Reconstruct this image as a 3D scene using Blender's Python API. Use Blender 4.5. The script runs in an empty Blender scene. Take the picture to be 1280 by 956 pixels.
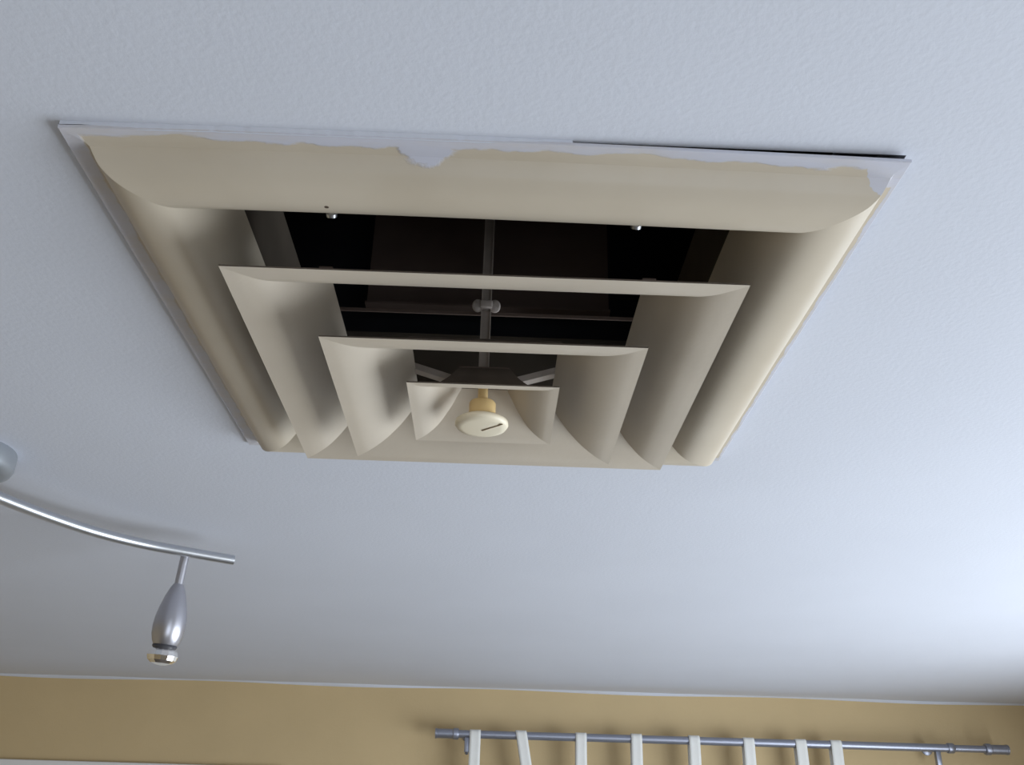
import bpy, bmesh, math, random
from mathutils import Vector, Matrix
random.seed(4)
C = bpy.context.scene.collection
H = 2.4                                   # ceiling height; the diffuser is centred on x=0, y=0

# ------------------------------------------------------------------ camera
cam_d = bpy.data.cameras.new('camera'); cam = bpy.data.objects.new('camera', cam_d); C.objects.link(cam)
cam_d.sensor_width = 36.0; cam_d.lens = 1178.3 / 1280 * 36.0; cam_d.clip_start = 0.01
yaw, pitch, roll = 0.016736, 0.447484, 0.027713
F = Vector((math.sin(yaw)*math.cos(pitch), math.cos(yaw)*math.cos(pitch), math.sin(pitch)))
R0 = Vector((math.cos(yaw), -math.sin(yaw), 0)); U0 = R0.cross(F)
Rv = math.cos(roll)*R0 + math.sin(roll)*U0; Uv = -math.sin(roll)*R0 + math.cos(roll)*U0
m = Matrix((Rv, Uv, -F)).transposed().to_4x4(); m.translation = Vector((0.01316, -0.82468, H - 0.44273))
cam.matrix_world = m
bpy.context.scene.camera = cam

# ------------------------------------------------------------------ world, lights, exposure
W = bpy.data.worlds.new('daylight_sky'); bpy.context.scene.world = W; W.use_nodes = True
bg = W.node_tree.nodes['Background']; bg.inputs[0].default_value = (0.75, 0.86, 1.0, 1); bg.inputs[1].default_value = 1.2
def area(name, loc, rot, sx, sy, power, col):
    l = bpy.data.lights.new(name, 'AREA'); l.shape = 'RECTANGLE'; l.size = sx; l.size_y = sy; l.energy = power; l.color = col
    o = bpy.data.objects.new(name, l); C.objects.link(o); o.location = loc; o.rotation_euler = rot; return o
DAY = (0.87, 0.94, 1.0)
area('daylight_right_window', (1.93, 0.36, 1.34), (0, math.radians(90), 0), 1.15, 2.3, 67, DAY)
area('daylight_back_window', (0.6, -2.17, 1.45), (math.radians(90), 0, 0), 1.5, 1.2, 12, DAY)
vs = bpy.context.scene.view_settings
vs.view_transform = 'Standard'; vs.look = 'None'; vs.exposure = 0.0; vs.gamma = 1.0; vs.use_curve_mapping = False

# ------------------------------------------------------------------ materials
def mat(name, col, rough=.6, metal=0, bump=0, bscale=100, var=0, vscale=8, var_col=None, spec=.4, coat=0):
    M = bpy.data.materials.new(name); M.use_nodes = True; nt = M.node_tree; b = nt.nodes['Principled BSDF']
    b.inputs['Base Color'].default_value = (*col, 1); b.inputs['Roughness'].default_value = rough
    b.inputs['Metallic'].default_value = metal; b.inputs['Specular IOR Level'].default_value = spec
    b.inputs['Coat Weight'].default_value = coat
    tc = nt.nodes.new('ShaderNodeTexCoord')
    if var:
        n = nt.nodes.new('ShaderNodeTexNoise'); n.inputs['Scale'].default_value = vscale; n.inputs['Detail'].default_value = 5
        nt.links.new(tc.outputs['Object'], n.inputs['Vector'])
        r = nt.nodes.new('ShaderNodeValToRGB'); r.color_ramp.elements[0].position = .35; r.color_ramp.elements[1].position = .68
        v2 = var_col or tuple(c*(1-var) for c in col)
        r.color_ramp.elements[0].color = (*v2, 1); r.color_ramp.elements[1].color = (*col, 1)
        nt.links.new(n.outputs['Fac'], r.inputs['Fac']); nt.links.new(r.outputs['Color'], b.inputs['Base Color'])
    if bump:
        n = nt.nodes.new('ShaderNodeTexNoise'); n.inputs['Scale'].default_value = bscale; n.inputs['Detail'].default_value = 3
        nt.links.new(tc.outputs['Object'], n.inputs['Vector'])
        bp = nt.nodes.new('ShaderNodeBump'); bp.inputs['Strength'].default_value = bump; bp.inputs['Distance'].default_value = .002
        nt.links.new(n.outputs['Fac'], bp.inputs['Height']); nt.links.new(bp.outputs['Normal'], b.inputs['Normal'])
    return M
CEIL = (0.675, 0.705, 0.795)
M_ceil = mat('ceiling_paint', CEIL, .9, bump=.13, bscale=190, var=.03, vscale=3)
M_wall = mat('tan_wall_paint', (0.62, 0.475, 0.27), .8, bump=.25, bscale=160, var=.06, vscale=4)
M_otherwall = mat('tan_wall_paint_plain', (0.52, 0.42, 0.27), .8)
M_floor = mat('floor_wood', (0.16, 0.14, 0.125), .5, var=.3, vscale=5)
M_white = mat('white_trim_paint', (0.80, 0.80, 0.80), .5)
M_cream = mat('cream_enamel', (0.61, 0.54, 0.45), .42, var=.07, vscale=9, bump=.05, bscale=220)
M_ochre = mat('aged_plastic', (0.72, 0.52, 0.25), .5)
M_back = mat('brown_back_of_enamel', (0.10, 0.078, 0.062), .8, var=.3, vscale=30)
M_knob = mat('cream_knob_plastic', (0.82, 0.74, 0.58), .4)
M_steel = mat('galvanised_steel', (0.50, 0.44, 0.40), .45, metal=.5, var=.2, vscale=40)
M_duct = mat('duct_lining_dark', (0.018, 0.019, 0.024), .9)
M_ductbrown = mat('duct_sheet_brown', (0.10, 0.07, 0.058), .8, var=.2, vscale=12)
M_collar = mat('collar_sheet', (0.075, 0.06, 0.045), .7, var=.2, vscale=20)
M_nickel = mat('brushed_nickel', (0.60, 0.62, 0.66), .36, metal=1)
M_satin = mat('satin_silver', (0.50, 0.50, 0.55), .36, metal=.9)
M_rod = mat('grey_metal_rod', (0.36, 0.38, 0.46), .42, metal=.85)
M_chrome = mat('chrome_bulb', (0.95, 0.93, 0.9), .16, metal=1)
M_dark = mat('dark_collar', (0.06, 0.06, 0.07), .4)
M_cloth = mat('white_curtain_cotton', (0.84, 0.84, 0.82), .95, bump=.2, bscale=500)
M_glassy = mat('window_pane', (0.9, 0.95, 1.0), .02)
M_glassy.node_tree.nodes['Principled BSDF'].inputs['Transmission Weight'].default_value = 1.0

# enamel of the outer frame: cream, with ceiling paint slopped over its flange
M_frame = mat('cream_enamel_with_paint_slop', (0.66, 0.59, 0.44), .42)
nt = M_frame.node_tree; L = nt.links; N = nt.nodes; b = N['Principled BSDF']
def math_node(op, a, c=None):
    n = N.new('ShaderNodeMath'); n.operation = op
    for i, v in enumerate((a, c)):
        if v is None: continue
        if isinstance(v, (int, float)): n.inputs[i].default_value = v
        else: L.new(v, n.inputs[i])
    return n.outputs[0]
tc = N.new('ShaderNodeTexCoord'); sp = N.new('ShaderNodeSeparateXYZ'); L.new(tc.outputs['Object'], sp.inputs[0])
n1 = N.new('ShaderNodeTexNoise'); n1.inputs['Scale'].default_value = 34; n1.inputs['Detail'].default_value = 8; L.new(tc.outputs['Object'], n1.inputs['Vector'])
n2 = N.new('ShaderNodeTexNoise'); n2.inputs['Scale'].default_value = 9; n2.inputs['Detail'].default_value = 5; L.new(tc.outputs['Object'], n2.inputs['Vector'])
mp = N.new('ShaderNodeMapping'); mp.inputs['Scale'].default_value = (1, 2.6, 1); L.new(tc.outputs['Object'], mp.inputs[0]); n3 = N.new('ShaderNodeTexNoise'); n3.inputs['Scale'].default_value = 11; n3.inputs['Detail'].default_value = 9; n3.inputs['Roughness'].default_value = .62; L.new(mp.outputs[0], n3.inputs['Vector'])
wob = math_node('ADD', math_node('MULTIPLY', math_node('SUBTRACT', n1.outputs['Fac'], .5), .012), math_node('MULTIPLY', math_node('SUBTRACT', n3.outputs['Fac'], .5), .022))
def over(v, t):                       # soft-edged threshold
    n = N.new('ShaderNodeMapRange'); L.new(v, n.inputs['Value']); n.inputs['From Min'].default_value = t - .0010; n.inputs['From Max'].default_value = t + .0010; return n.outputs[0]
near = over(math_node('ADD', math_node('MULTIPLY', sp.outputs['Y'], -1), wob), .2915)
left = over(math_node('ADD', math_node('MULTIPLY', sp.outputs['X'], -1), math_node('MULTIPLY', wob, .5)), .287)
right = math_node('GREATER_THAN', math_node('ADD', sp.outputs['X'], math_node('MULTIPLY', wob, .3)), .2965)
far = math_node('GREATER_THAN', sp.outputs['Y'], .290)
# the blob of paint over the near right corner
vd = N.new('ShaderNodeVectorMath'); vd.operation = 'DISTANCE'; L.new(tc.outputs['Object'], vd.inputs[0]); vd.inputs[1].default_value = (.292, -.292, -.006)
blob = math_node('LESS_THAN', math_node('ADD', vd.outputs['Value'], wob), .021)
vd2 = N.new('ShaderNodeVectorMath'); vd2.operation = 'DISTANCE'; L.new(tc.outputs['Object'], vd2.inputs[0]); vd2.inputs[1].default_value = (-.044, -.290, -.006)
mp2 = N.new('ShaderNodeMapping'); mp2.vector_type = 'POINT'; mp2.inputs['Location'].default_value = (.044*.45, .289, 0); mp2.inputs['Scale'].default_value = (.45, 1, .6); L.new(tc.outputs['Object'], mp2.inputs[0])
vl = N.new('ShaderNodeVectorMath'); vl.operation = 'LENGTH'; L.new(mp2.outputs[0], vl.inputs[0])
blob2 = over(math_node('SUBTRACT', math_node('MULTIPLY', wob, 1.3), vl.outputs['Value']), -.0075)
msk = near
for q in (left, right, far, blob, blob2): msk = math_node('MAXIMUM', msk, q)
op = N.new('ShaderNodeMapRange'); L.new(n3.outputs['Fac'], op.inputs['Value']); op.inputs['From Min'].default_value = .35; op.inputs['From Max'].default_value = .6; op.inputs['To Min'].default_value = .62
msk = math_node('MULTIPLY', msk, op.outputs[0])
cr = N.new('ShaderNodeValToRGB'); cr.color_ramp.elements[0].position = .3; cr.color_ramp.elements[1].position = .7
cr.color_ramp.elements[0].color = (.565, .495, .395, 1); cr.color_ramp.elements[1].color = (.62, .55, .45, 1); L.new(n2.outputs['Fac'], cr.inputs['Fac'])
mx = N.new('ShaderNodeMix'); mx.data_type = 'RGBA'; L.new(msk, mx.inputs['Factor']); L.new(cr.outputs[0], mx.inputs['A']); mx.inputs['B'].default_value = (.60, .61, .70, 1)
col = mx.outputs['Result']
# small dark specks of dirt stuck on the enamel
for q, rr in (((-.118, -.248, -.026), .0022), ((.267, -.117, -.024), .0018), ((.272, -.155, -.022), .0014)):
    v = N.new('ShaderNodeVectorMath'); v.operation = 'DISTANCE'; L.new(tc.outputs['Object'], v.inputs[0]); v.inputs[1].default_value = q
    mk = math_node('LESS_THAN', v.outputs['Value'], rr)
    m2 = N.new('ShaderNodeMix'); m2.data_type = 'RGBA'; L.new(mk, m2.inputs['Factor']); L.new(col, m2.inputs['A']); m2.inputs['B'].default_value = (.10, .07, .05, 1); col = m2.outputs['Result']
L.new(col, b.inputs['Base Color'])
bp = N.new('ShaderNodeBump'); bp.inputs['Strength'].default_value = .5; bp.inputs['Distance'].default_value = .0012
L.new(math_node('ADD', msk, math_node('MULTIPLY', n1.outputs['Fac'], .3)), bp.inputs['Height']); L.new(bp.outputs['Normal'], b.inputs['Normal'])

# ------------------------------------------------------------------ helpers
def obj(name, bm, m, parent=None, smooth=False, angle=40, loc=(0, 0, 0)):
    me = bpy.data.meshes.new(name)
    bmesh.ops.recalc_face_normals(bm, faces=bm.faces)
    if smooth:
        for f in bm.faces: f.smooth = True
        a = math.radians(angle)
        for e in bm.edges:
            if len(e.link_faces) == 2 and e.calc_face_angle(0) > a: e.smooth = False
    bm.to_mesh(me); bm.free(); me.materials.append(m)
    o = bpy.data.objects.new(name, me); C.objects.link(o); o.location = loc
    if parent: o.parent = parent
    return o
def thing(name, label, cat, loc=(0, 0, 0), group=None):
    o = bpy.data.objects.new(name, None); C.objects.link(o); o.location = loc; o.empty_display_size = .1
    o['label'] = label; o['category'] = cat
    if group: o['group'] = group
    return o
def struct(o, label=None, cat=None):
    o['kind'] = 'structure'
    if label: o['label'] = label
    if cat: o['category'] = cat
    return o
def add_box(bm, x0, x1, y0, y1, z0, z1, bev=0):
    r = bmesh.ops.create_cube(bm, size=1); vs_ = r['verts']
    for v in vs_: v.co = Vector(((x0+x1)/2 + v.co.x*(x1-x0), (y0+y1)/2 + v.co.y*(y1-y0), (z0+z1)/2 + v.co.z*(z1-z0)))
    if bev:
        es = list({e for v in vs_ for e in v.link_edges}); bmesh.ops.bevel(bm, geom=es, offset=bev, segments=2, affect='EDGES', profile=.5)
    return bm
def box(*a, bev=0): return add_box(bmesh.new(), *a, bev=bev)
def add_lathe(bm, prof, seg=40, M=Matrix()):
    rings = []
    for r, z in prof:
        if r < 1e-6: rings.append([bm.verts.new(M @ Vector((0, 0, z)))])
        else: rings.append([bm.verts.new(M @ Vector((r*math.cos(2*math.pi*k/seg), r*math.sin(2*math.pi*k/seg), z))) for k in range(seg)])
    for a, c in zip(rings, rings[1:]):
        for k in range(seg):
            k2 = (k+1) % seg
            if len(a) == 1 and len(c) == 1: continue
            if len(a) == 1: bm.faces.new((a[0], c[k], c[k2]))
            elif len(c) == 1: bm.faces.new((a[k], a[k2], c[0]))
            else: bm.faces.new((a[k], a[k2], c[k2], c[k]))
    for e in (rings[0], rings[-1]):
        if len(e) > 1: bm.faces.new(e)
    return bm
def along(p, d):            # matrix taking +z to direction d at point p
    q = Vector(d).to_track_quat('Z', 'Y').to_matrix().to_4x4(); q.translation = Vector(p); return q
def spline(pts, n=8):
    out = []; P = [Vector(p) for p in pts]; P = [2*P[0]-P[1]] + P + [2*P[-1]-P[-2]]
    for i in range(1, len(P)-2):
        for k in range(n):
            t = k/n; a, b_, c, d = P[i-1:i+3]
            out.append(.5*((2*b_)+(c-a)*t+(2*a-5*b_+4*c-d)*t*t+(3*b_-a-3*c+d)*t**3))
    out.append(P[-2]); return out
def add_tube(bm, pts, r, seg=20):
    rings = []; n = len(pts)
    for i, p in enumerate(pts):
        t = (pts[min(i+1, n-1)] - pts[max(i-1, 0)]).normalized(); s = t.cross(Vector((0, 0, 1))).normalized(); u = s.cross(t)
        rings.append([bm.verts.new(p + r*(math.cos(2*math.pi*k/seg)*s + math.sin(2*math.pi*k/seg)*u)) for k in range(seg)])
    for a, c in zip(rings, rings[1:]):
        for k in range(seg): bm.faces.new((a[k], a[(k+1) % seg], c[(k+1) % seg], c[k]))
    bm.faces.new(rings[0]); bm.faces.new(rings[-1]); return bm
def square_loft(R, prof, zoff=None, sub=1, warp=None):
    """closed strip swept round a square; prof = (inward distance, height); mitred sharp corners"""
    bm = bmesh.new(); loops = []
    for d, z in prof:
        h = R - d; lp = []
        cs = [(-h, -h), (h, -h), (h, h), (-h, h)]
        for k in range(4):
            a, c = cs[k], cs[(k+1) % 4]
            for s in range(sub):
                x, y = a[0] + (c[0]-a[0])*s/sub, a[1] + (c[1]-a[1])*s/sub
                if warp and x > h - 1e-6: x += warp(d)
                lp.append(bm.verts.new((x, y, z + (zoff(x, y) if zoff else 0))))
        loops.append(lp)
    n = len(loops[0])
    for a, c in zip(loops, loops[1:]):
        for k in range(n): bm.faces.new((a[k], a[(k+1) % n], c[(k+1) % n], c[k]))
        for k in range(0, n, sub):
            e = bm.edges.get((a[k], c[k]))
            if e: e.smooth = False            # crisp mitres at the four corners
    return bm

# ------------------------------------------------------------------ room shell
XL, XR, YN, YF = -2.3, 1.96, -2.2, 2.476
def plate(name, rects, m, lab=None):
    bm = bmesh.new()
    for r in rects: add_box(bm, *r)
    return struct(obj(name, bm, m))
plate('floor', [(XL-.1, XR+.1, YN-.1, YF+.1, -.1, 0)], M_floor)
g = .2980                                              # opening cut for the duct
bm = bmesh.new()
# ceiling: one slab with a square hole, lower face gridded round the hole
xs = [XL-.1, -g, g, XR+.1]; ys = [YN-.1, -g, g, YF+.1]
V = {(i, j, k): bm.verts.new((xs[i], ys[j], H + (0, .10)[k])) for i in range(4) for j in range(4) for k in (0, 1)}
for i in range(3):
    for j in range(3):
        if (i, j) == (1, 1): continue
        for k in (0, 1): bm.faces.new([V[i, j, k], V[i+1, j, k], V[i+1, j+1, k], V[i, j+1, k]])
for a, c in (((1, 1), (2, 1)), ((2, 1), (2, 2)), ((2, 2), (1, 2)), ((1, 2), (1, 1)), ((0, 0), (3, 0)), ((3, 0), (3, 3)), ((3, 3), (0, 3)), ((0, 3), (0, 0))):
    if (a[0] in (1, 2)): bm.faces.new([V[(*a, 0)], V[(*c, 0)], V[(*c, 1)], V[(*a, 1)]])
struct(obj('ceiling', bm, M_ceil))
# far wall with a window opening behind the curtain and a door opening to the left
wx0, wx1, wz0, wz1 = .12, 1.28, .95, 2.00
plate('wall_far', [(XL-.1, -1.62, YF, YF+.12, 0, H), (-1.62, -.72, YF, YF+.12, 2.04, H), (-.72, wx0, YF, YF+.12, 0, H),
      (wx0, wx1, YF, YF+.12, 0, wz0), (wx0, wx1, YF, YF+.12, wz1, H), (wx1, XR+.1, YF, YF+.12, 0, H)], M_wall)
ry0, ry1, rz0, rz1 = -.80, 1.52, .74, 1.94
plate('wall_right', [(XR, XR+.12, YN-.1, ry0, 0, H), (XR, XR+.12, ry1, YF, 0, H), (XR, XR+.12, ry0, ry1, 0, rz0), (XR, XR+.12, ry0, ry1, rz1, H)], M_otherwall)
plate('wall_left', [(XL-.12, XL, YN-.1, YF, 0, H)], M_otherwall)
bx0, bx1, bz0, bz1 = -.17, 1.37, .83, 2.07
plate('wall_near', [(XL, bx0, YN-.12, YN, 0, H), (bx1, XR, YN-.12, YN, 0, H), (bx0, bx1, YN-.12, YN, 0, bz0), (bx0, bx1, YN-.12, YN, bz1, H)], M_otherwall)
def window(name, axis, a0, a1, z0, z1, w0, w1):
    """frame and mullion set in the wall thickness w0..w1; axis 'x' runs along x"""
    def bb(bm, u0, u1, v0, v1, t0, t1):
        if axis == 'x': add_box(bm, u0, u1, t0, t1, v0, v1)
        else: add_box(bm, t0, t1, u0, u1, v0, v1)
    bm = bmesh.new(); t = .05; c = (w0+w1)/2
    for r in ((a0, a0+t, z0, z1), (a1-t, a1, z0, z1), (a0+t, a1-t, z0, z0+t), (a0+t, a1-t, z1-t, z1), ((a0+a1)/2-.025, (a0+a1)/2+.025, z0+t, z1-t)):
        bb(bm, *r, c-.02, c+.02)
    fr = struct(obj(name, bm, M_white))
    for k in (0, 1):
        u0, u1 = (a0+t, (a0+a1)/2-.025) if k == 0 else ((a0+a1)/2+.025, a1-t)
        bm = bmesh.new(); bb(bm, u0, u1, z0+t, z1-t, c-.003, c+.003); obj('pane', bm, M_glassy, fr)
    return fr
window('window_1', 'x', wx0, wx1, wz0, wz1, YF, YF+.12)
window('window_2', 'y', ry0, ry1, rz0, rz1, XR, XR+.12)
window('window_3', 'x', bx0, bx1, bz0, bz1, YN-.12, YN)
d = struct(obj('door_1', box(-1.60, -.74, YF+.03, YF+.07, .005, 2.03, bev=.002), M_white))
obj('door_handle', add_lathe(bmesh.new(), [(0, 0), (.012, 0), (.012, .04), (.026, .045), (.028, .06), (.02, .072), (0, .074)], 24, along((-.80, YF+.031, 1.0), (0, -1, 0))), M_nickel, d, True)
# casing round the door: its white head board just shows at the bottom left
bm = bmesh.new()
add_box(bm, -1.80, -.62, YF-.022, YF+.001, 2.045, 2.1365, bev=.004)
add_box(bm, -1.70, -1.61, YF-.018, YF+.001, 0, 2.045, bev=.004); add_box(bm, -.73, -.64, YF-.018, YF+.001, 0, 2.045, bev=.004)
struct(obj('trim_1', bm, M_white))
# ridge of ceiling paint and filler along the wall joint
bm = bmesh.new(); n = 90; prev = None
for i in range(n+1):
    x = XL + (XR-XL)*i/n; w = .007 + .004*math.sin(i*.53) * math.sin(i*.17+1) + random.uniform(-.0012, .0012)
    h = .006 + .003*math.sin(i*.31+2)
    ring = [bm.verts.new((x, YF, H-h)), bm.verts.new((x, YF-w*.6, H-h*.75)), bm.verts.new((x, YF-w, H)), bm.verts.new((x, YF, H))]
    if prev:
        for k in range(4): bm.faces.new((prev[k], prev[(k+1) % 4], ring[(k+1) % 4], ring[k]))
    else: bm.faces.new(ring)
    prev = ring
bm.faces.new(prev)
struct(obj('trim_2', bm, M_ceil, smooth=True))

# ------------------------------------------------------------------ duct above the ceiling
dif = thing('air_diffuser', 'large square cream metal ceiling air diffuser with three stepped cone rings', 'air vent', (0, 0, H))
duct = dif
def tray(x0, x1, y0, y1, z0, z1, t=.002):
    bm = bmesh.new()
    add_box(bm, x0-t, x0, y0-t, y1+t, z0, z1); add_box(bm, x1, x1+t, y0-t, y1+t, z0, z1)
    add_box(bm, x0, x1, y0-t, y0, z0, z1); add_box(bm, x0, x1, y1, y1+t, z0, z1); return bm
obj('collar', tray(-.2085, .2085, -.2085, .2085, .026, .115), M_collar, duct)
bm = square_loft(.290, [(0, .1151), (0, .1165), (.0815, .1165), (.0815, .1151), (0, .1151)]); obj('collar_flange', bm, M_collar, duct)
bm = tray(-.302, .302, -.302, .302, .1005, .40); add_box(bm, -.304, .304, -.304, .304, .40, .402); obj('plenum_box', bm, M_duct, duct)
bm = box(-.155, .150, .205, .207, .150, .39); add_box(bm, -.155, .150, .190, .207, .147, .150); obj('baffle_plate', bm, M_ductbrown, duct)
bm = box(-.207, .207, .028, .030, .043, .0465); obj('cross_bar', bm, M_ductbrown, duct)

# ------------------------------------------------------------------ air diffuser
def prof_curve(pts, n=6): return [(v.x, v.y) for v in spline([(a, c, 0) for a, c in pts], n)]
def tilt(x, y):                       # the flange hangs a little proud of the ceiling at its near right corner
    u = max(0, min(1, (x+.05)/.35)); v = max(0, (-y)/.3)
    l = max(0, min(1, (-x-.20)/.1)) * max(0, min(1, (.3-y)/.6))
    return -.0038*u**1.5*v - .0022*l
outer = [(0, -.0012), (0, -.0034), (.0005, -.0040), (.013, -.0042), (.0165, -.0060)] + \
        prof_curve([(.0185, -.010), (.024, -.0185), (.034, -.0250), (.048, -.0275), (.060, -.0257), (.070, -.0197), (.079, -.0100), (.0865, .0060), (.093, .030)])
def shell(R, front, th, name, m, loc=(0, 0, 0), off=None, sub=1, warp=None, brown_back=True):
    # enamelled lower face, upper face in a darker brown, closed at rim and neck
    back = []
    for i, (d, z) in enumerate(front):
        a, c = front[max(i-1, 0)], front[min(i+1, len(front)-1)]
        t = Vector((c[0]-a[0], c[1]-a[1])).normalized(); back.append((d - t.y*th, z + t.x*th))
    bm = square_loft(R, front + back[::-1] + front[:1], off, sub, warp)
    bmesh.ops.remove_doubles(bm, verts=bm.verts, dist=1e-7)
    bm.faces.ensure_lookup_table()
    nf = len(front); per = 4*sub
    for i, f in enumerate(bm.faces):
        if brown_back and i // per >= nf: f.material_index = 1
    o = obj(name, bm, m, dif, True, 30, loc); o.data.materials.append(M_back); return o
def ring(R, zr, pts, cx, th=.0013): return shell(R, prof_curve(pts), th, 'cone_ring', M_cream, (cx, 0, zr))
shell(.30, outer, .0010, 'outer_frame', M_frame, off=tilt, sub=12, warp=lambda d: .0075*max(0, min(1, (d-.004)/.012))*max(0, min(1, (.075-d)/.045)), brown_back=False)
ring(.205, -.0549, [(0, 0), (.012, .0014), (.024, .0042), (.034, .0088), (.044, .0155), (.054, .0245), (.0625, .0340), (.070, .0440)], .0009)
ring(.1364, -.0765, [(0, 0), (.012, .0014), (.024, .0046), (.036, .0098), (.048, .0175), (.059, .0275), (.069, .0390)], .0005)
ring(.0681, -.0830, [(0, 0), (.009, .0014), (.017, .0045), (.025, .0100), (.031, .0168), (.037, .0245), (.042, .0330), (.0455, .0385)], .0002)
# spider arms between the two inner necks, and ribs from the middle ring out to the largest one
def arm(p, q, w, h, m, par=dif, name='support_arm'):
    p, q = Vector(p), Vector(q); l = (q-p).length
    bm = box(-w/2, w/2, -h/2, h/2, 0, l); 
    for k in (-1, 1): add_box(bm, k*w/2-.0005, k*w/2+.0005, -h/2, h/2+.005, 0, l)
    o = obj(name, bm, m, par); M = along(p, q-p); o.matrix_local = M; return o
for sx in (-1, 1): arm((sx*.024, 0, -.0515), (sx*.070, 0, -.037), .010, .0012, M_steel)
bm = box(-.024, .024, -.024, .024, -.0440, -.0430); obj('centre_plate', bm, M_ductbrown, dif)
# vertical channel strap with its wing clip
bm = box(-.0045, .0045, .0025, .0035, -.044, .24)
for k in (-1, 1): add_box(bm, k*.0045-.0005, k*.0045+.0005, -.003, .0035, -.044, .24)
st = obj('hanger_strap', bm, M_steel, dif, loc=(-.001, 0, 0))
bm = bmesh.new()
for k in (-1, 1):
    add_lathe(bm, [(0, -.002), (.0045, -.002), (.0058, -.0008), (.0058, .0008), (.0045, .002), (0, .002)], 16, Matrix.Translation((k*.0085, -.001, .037)) @ Matrix.Rotation(math.radians(90), 4, 'X') @ Matrix.Scale(1.25, 4, (0, 1, 0)))
add_box(bm, -.006, .006, -.0065, .0045, .033, .041, bev=.001)
obj('wing_clip', bm, mat('clip_grey_plastic', (.34, .30, .28), .6), st, True)
# turning knob: disc, ochre hub and stem
kn = obj('adjusting_knob', add_lathe(bmesh.new(), [(0, -.0970), (.018, -.0972), (.0235, -.0962), (.0255, -.0935), (.0252, -.0905), (.0215, -.0882), (.012, -.0870), (0, -.0870)], 48), M_knob, dif, True, 60, (-.0008, .004, .0025))
sl = obj('slot', box(-.013, .013, -.0007, .0007, -.0976, -.0969), mat('slot_shadow_brown', (.16, .11, .06), .8), kn); sl.rotation_euler = (0, 0, math.radians(-20)) ; sl.rotation_euler.z = math.radians(-42); sl.location = (.010, -.004, 0)
obj('hub', add_lathe(bmesh.new(), [(0, -.0875), (.0128, -.0875), (.0128, -.0715), (.0118, -.0700), (0, -.0700)], 32), M_ochre, kn, True)
obj('stem', add_lathe(bmesh.new(), [(0, -.0701), (.0048, -.0701), (.0048, -.043), (0, -.043)], 20), M_ochre, kn, True)
# two screws whose heads peep out below the near lip
for x in (-.120, .1165):
    sc = obj('screw', add_lathe(bmesh.new(), [(0, 0), (.0042, 0), (.0044, .0025), (.0030, .0042), (.0022, .0045), (.0022, .016), (0, .018)], 20, along((0, 0, 0), (0, -.8, .6))), M_nickel, dif, True, 40, (x, -.2165, -.0135))
# little clips on the neck of the largest ring
for x in (-.137, .140):
    obj('ring_clip', box(x-.006, x+.006, -.137, -.1345, -.014, -.0085, bev=.0006), M_ductbrown, dif)

# ceiling paint and filler bridging the edge of the flange
def bead(name, p, q, w, seed):
    rn = random.Random(seed); n = 70; bm = bmesh.new(); prev = None; p, q = Vector(p), Vector(q); t = (q-p).normalized(); out = Vector((t.y, -t.x, 0))
    for i in range(n+1):
        c = p + (q-p)*i/n; u = w*(.55 + .45*rn.random())*max(.02, math.sin(math.pi*i/n))**.6
        z0 = tilt(c.x, c.y)
        rr = [bm.verts.new(c + out*u + Vector((0, 0, 0))), bm.verts.new(c + out*u*.5 + Vector((0, 0, z0*.6-.0016))), bm.verts.new(c - out*u*.6 + Vector((0, 0, (z0-.0046)*min(1, .15+5*min(i, n-i)/n)))), bm.verts.new(c - out*u*.6)]
        if prev:
            for k in range(4): bm.faces.new((prev[k], prev[(k+1) % 4], rr[(k+1) % 4], rr[k]))
        else: bm.faces.new(rr)
        prev = rr
    bm.faces.new(prev); return obj(name, bm, M_ceil, dif)
bead('paint_bead', (-.2995, -.300, 0), (.06, -.300, 0), .0016, 3)
bead('paint_bead', (-.300, .296, 0), (-.300, .12, 0), .0022, 8)

# ------------------------------------------------------------------ track light
cx, cy = -.690, .352
tl = thing('track_light', 'brushed nickel ceiling track light with curved bar and small spot head', 'ceiling light', (cx, cy, H))
obj('canopy', add_lathe(bmesh.new(), [(0, 0), (.067, 0), (.0685, -.003), (.0685, -.022), (.065, -.029), (.057, -.0325), (0, -.033)], 56), mat('canopy_shaded_grey', (.30, .32, .35), .45, metal=.4), tl, True, 50)  # shade on the canopy put into a darker grey base colour
obj('canopy_post', add_lathe(bmesh.new(), [(0, -.027), (.009, -.027), (.009, -.040), (0, -.040)], 20), M_nickel, tl, True)
half = [(0, 0), (.0085, .041), (.021, .0873), (.0539, .1674), (.0956, .2435), (.1495, .3035), (.2133, .3479), (.2722, .3856)]
pts = [(-x, -y, -.040) for x, y in reversed(half[1:])] + [(x, y, -.040) for x, y in half]
obj('curved_bar', add_tube(bmesh.new(), spline(pts, 8), .0080, 24), M_nickel, tl, True, 50)
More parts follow.
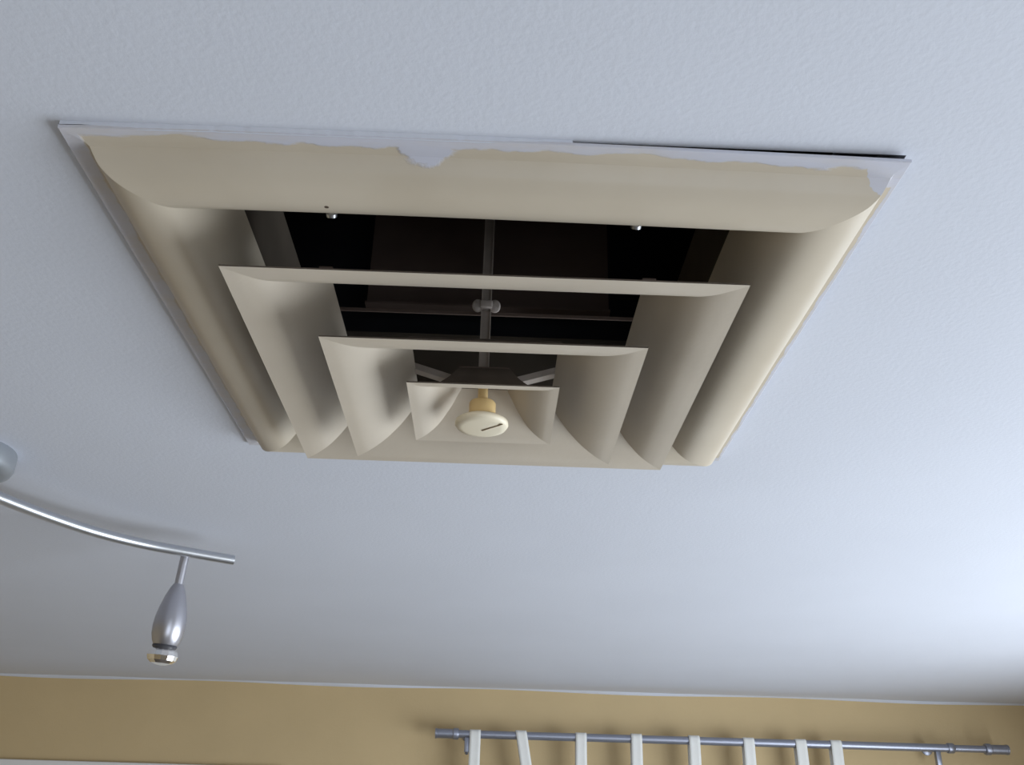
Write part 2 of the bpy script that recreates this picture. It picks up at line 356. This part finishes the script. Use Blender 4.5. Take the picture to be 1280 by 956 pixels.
def head(bx, by, rz):
    hd = bpy.data.objects.new('spot_head', None)
    # built downward from the bar: stem, teardrop body, dark collar, faceted reflector bulb
    body = add_lathe(bmesh.new(), [(0, -.046), (.0080, -.0465), (.0115, -.053), (.0165, -.066), (.0215, -.084), (.0247, -.101), (.0256, -.114), (.0246, -.127), (.0215, -.138), (.0180, -.144), (0, -.1445)], 48)
    o = obj('spot_head', body, M_satin, tl, True, 50)
    o.location = (bx, by, -.040); o.rotation_euler = (math.radians(4), math.radians(4.0), rz)
    obj('stem', add_lathe(bmesh.new(), [(0, .002), (.0070, .002), (.0070, -.047), (0, -.048)], 20), M_satin, o, True)
    obj('collar', add_lathe(bmesh.new(), [(0, -.143), (.0190, -.1435), (.0195, -.146), (.0175, -.149), (0, -.149)], 32), M_dark, o, True)
    bm = bmesh.new(); seg = 14
    add_lathe(bm, [(0, -.147), (.0170, -.148), (.0225, -.153), (.0242, -.160), (.0222, -.167), (.0165, -.1715), (.008, -.174), (0, -.175)], seg)
    obj('bulb', bm, M_chrome, o)
    return o
bx, by = -.4932+.690-.0006, .7216-.352-.0006
head(bx, by, 0)
head(-bx, -by, math.pi)

# ------------------------------------------------------------------ curtain rod with tab curtain
RY, RZ = 2.400, H - .1535
rod = thing('curtain_rod', 'grey metal curtain rod on brackets high on the tan wall', 'curtain rod', (.78, RY, RZ))
cxr = .78
obj('rod_tube', add_lathe(bmesh.new(), [(0, 0), (.0125, 0), (.0125, 1.60), (0, 1.60)], 28, along((-.075-cxr, 0, 0), (1, 0, 0))), M_rod, rod, True)
for x0, sg in ((-.075, -1), (1.635, 1)):
    obj('finial', add_lathe(bmesh.new(), [(0, -.002), (.0165, -.002), (.0178, .001), (.0178, .014), (.0148, .017), (.0148, .066), (.0158, .0665), (.0158, .073), (0, .0745)], 28, along((x0-cxr, 0, 0), (sg, 0, 0))), M_rod, rod, True)
obj('inner_tube', add_lathe(bmesh.new(), [(0, 0), (.0150, 0), (.0160, .003), (.0160, .018), (.0130, .022), (.0110, .023), (.0110, .125), (0, .125)], 28, along((1.51-cxr, 0, 0), (1, 0, 0))), M_rod, rod, True)
for x in (-.045, 1.475):
    bm = bmesh.new()
    add_lathe(bm, [(0, 0), (.0065, 0), (.0065, .076), (0, .076)], 16, along((x-cxr, 0, 0), (0, 1, 0)))
    add_lathe(bm, [(0, 0), (.018, 0), (.018, .003), (.016, .0045), (0, .0045)], 28, along((x-cxr, .076, 0), (0, -1, 0)))
    add_box(bm, x-cxr-.008, x-cxr+.008, -.009, .009, -.055, -.010, bev=.002)
    add_lathe(bm, [(0, 0), (.004, 0), (.006, -.006), (0, -.008)], 12, Matrix.Translation((x-cxr, 0, -.054)))
    obj('bracket', bm, M_rod, rod, True)
cur = thing('tab_curtain', 'white cotton tab top curtain hanging from the grey rod', 'curtain', (.56, RY, RZ))
tabs = [(-.0199, 0), (.1294, .020), (.3204, 0), (.4987, 0), (.6852, 0), (.8614, 0), (1.0302, .002), (1.1447, 0)]
ctop = -.150
for x, lean in tabs:
    bm = bmesh.new(); w = .0175
    path = [(-.0155, ctop-.01), (-.0150, -.04), (-.0148, -.005)] + [(-.0148*math.cos(a), .0148*math.sin(a)) for a in (i*math.pi/8 for i in range(1, 8))] + [(.0148, -.005), (.0150, -.04), (.0155, ctop-.01)]
    prev = None
    for (y, z) in path:
        ln = lean * (-z/.11)
        rr = []
        for u in (-1, -.5, 0, .5, 1):
            rr.append(bm.verts.new((x-.56+u*w+ln, y + .0008*math.cos(u*3)*(1 if y < 0 else -1), z)))
        if prev:
            for k in range(4): bm.faces.new((prev[k], prev[k+1], rr[k+1], rr[k]))
        prev = rr
    o = obj('tab', bm, M_cloth, cur, True, 60); s = o.modifiers.new('thickness', 'SOLIDIFY'); s.thickness = .0016; s.offset = 1
bm = bmesh.new(); nx, nz = 160, 14; grid = []
for j in range(nz+1):
    z = ctop - 1.75*j/nz; row = []
    for i in range(nx+1):
        x = -.06 + 1.24*i/nx; a = min(1, .25 + j*.12)
        row.append(bm.verts.new((x-.56, -.0 + a*(.022*math.sin(x*46) + .008*math.sin(x*101+j*.2)), z)))
    grid.append(row)
for j in range(nz):
    for i in range(nx): bm.faces.new((grid[j][i], grid[j][i+1], grid[j+1][i+1], grid[j+1][i]))
o = obj('curtain_panel', bm, M_cloth, cur, True, 80); s = o.modifiers.new('thickness', 'SOLIDIFY'); s.thickness = .0015
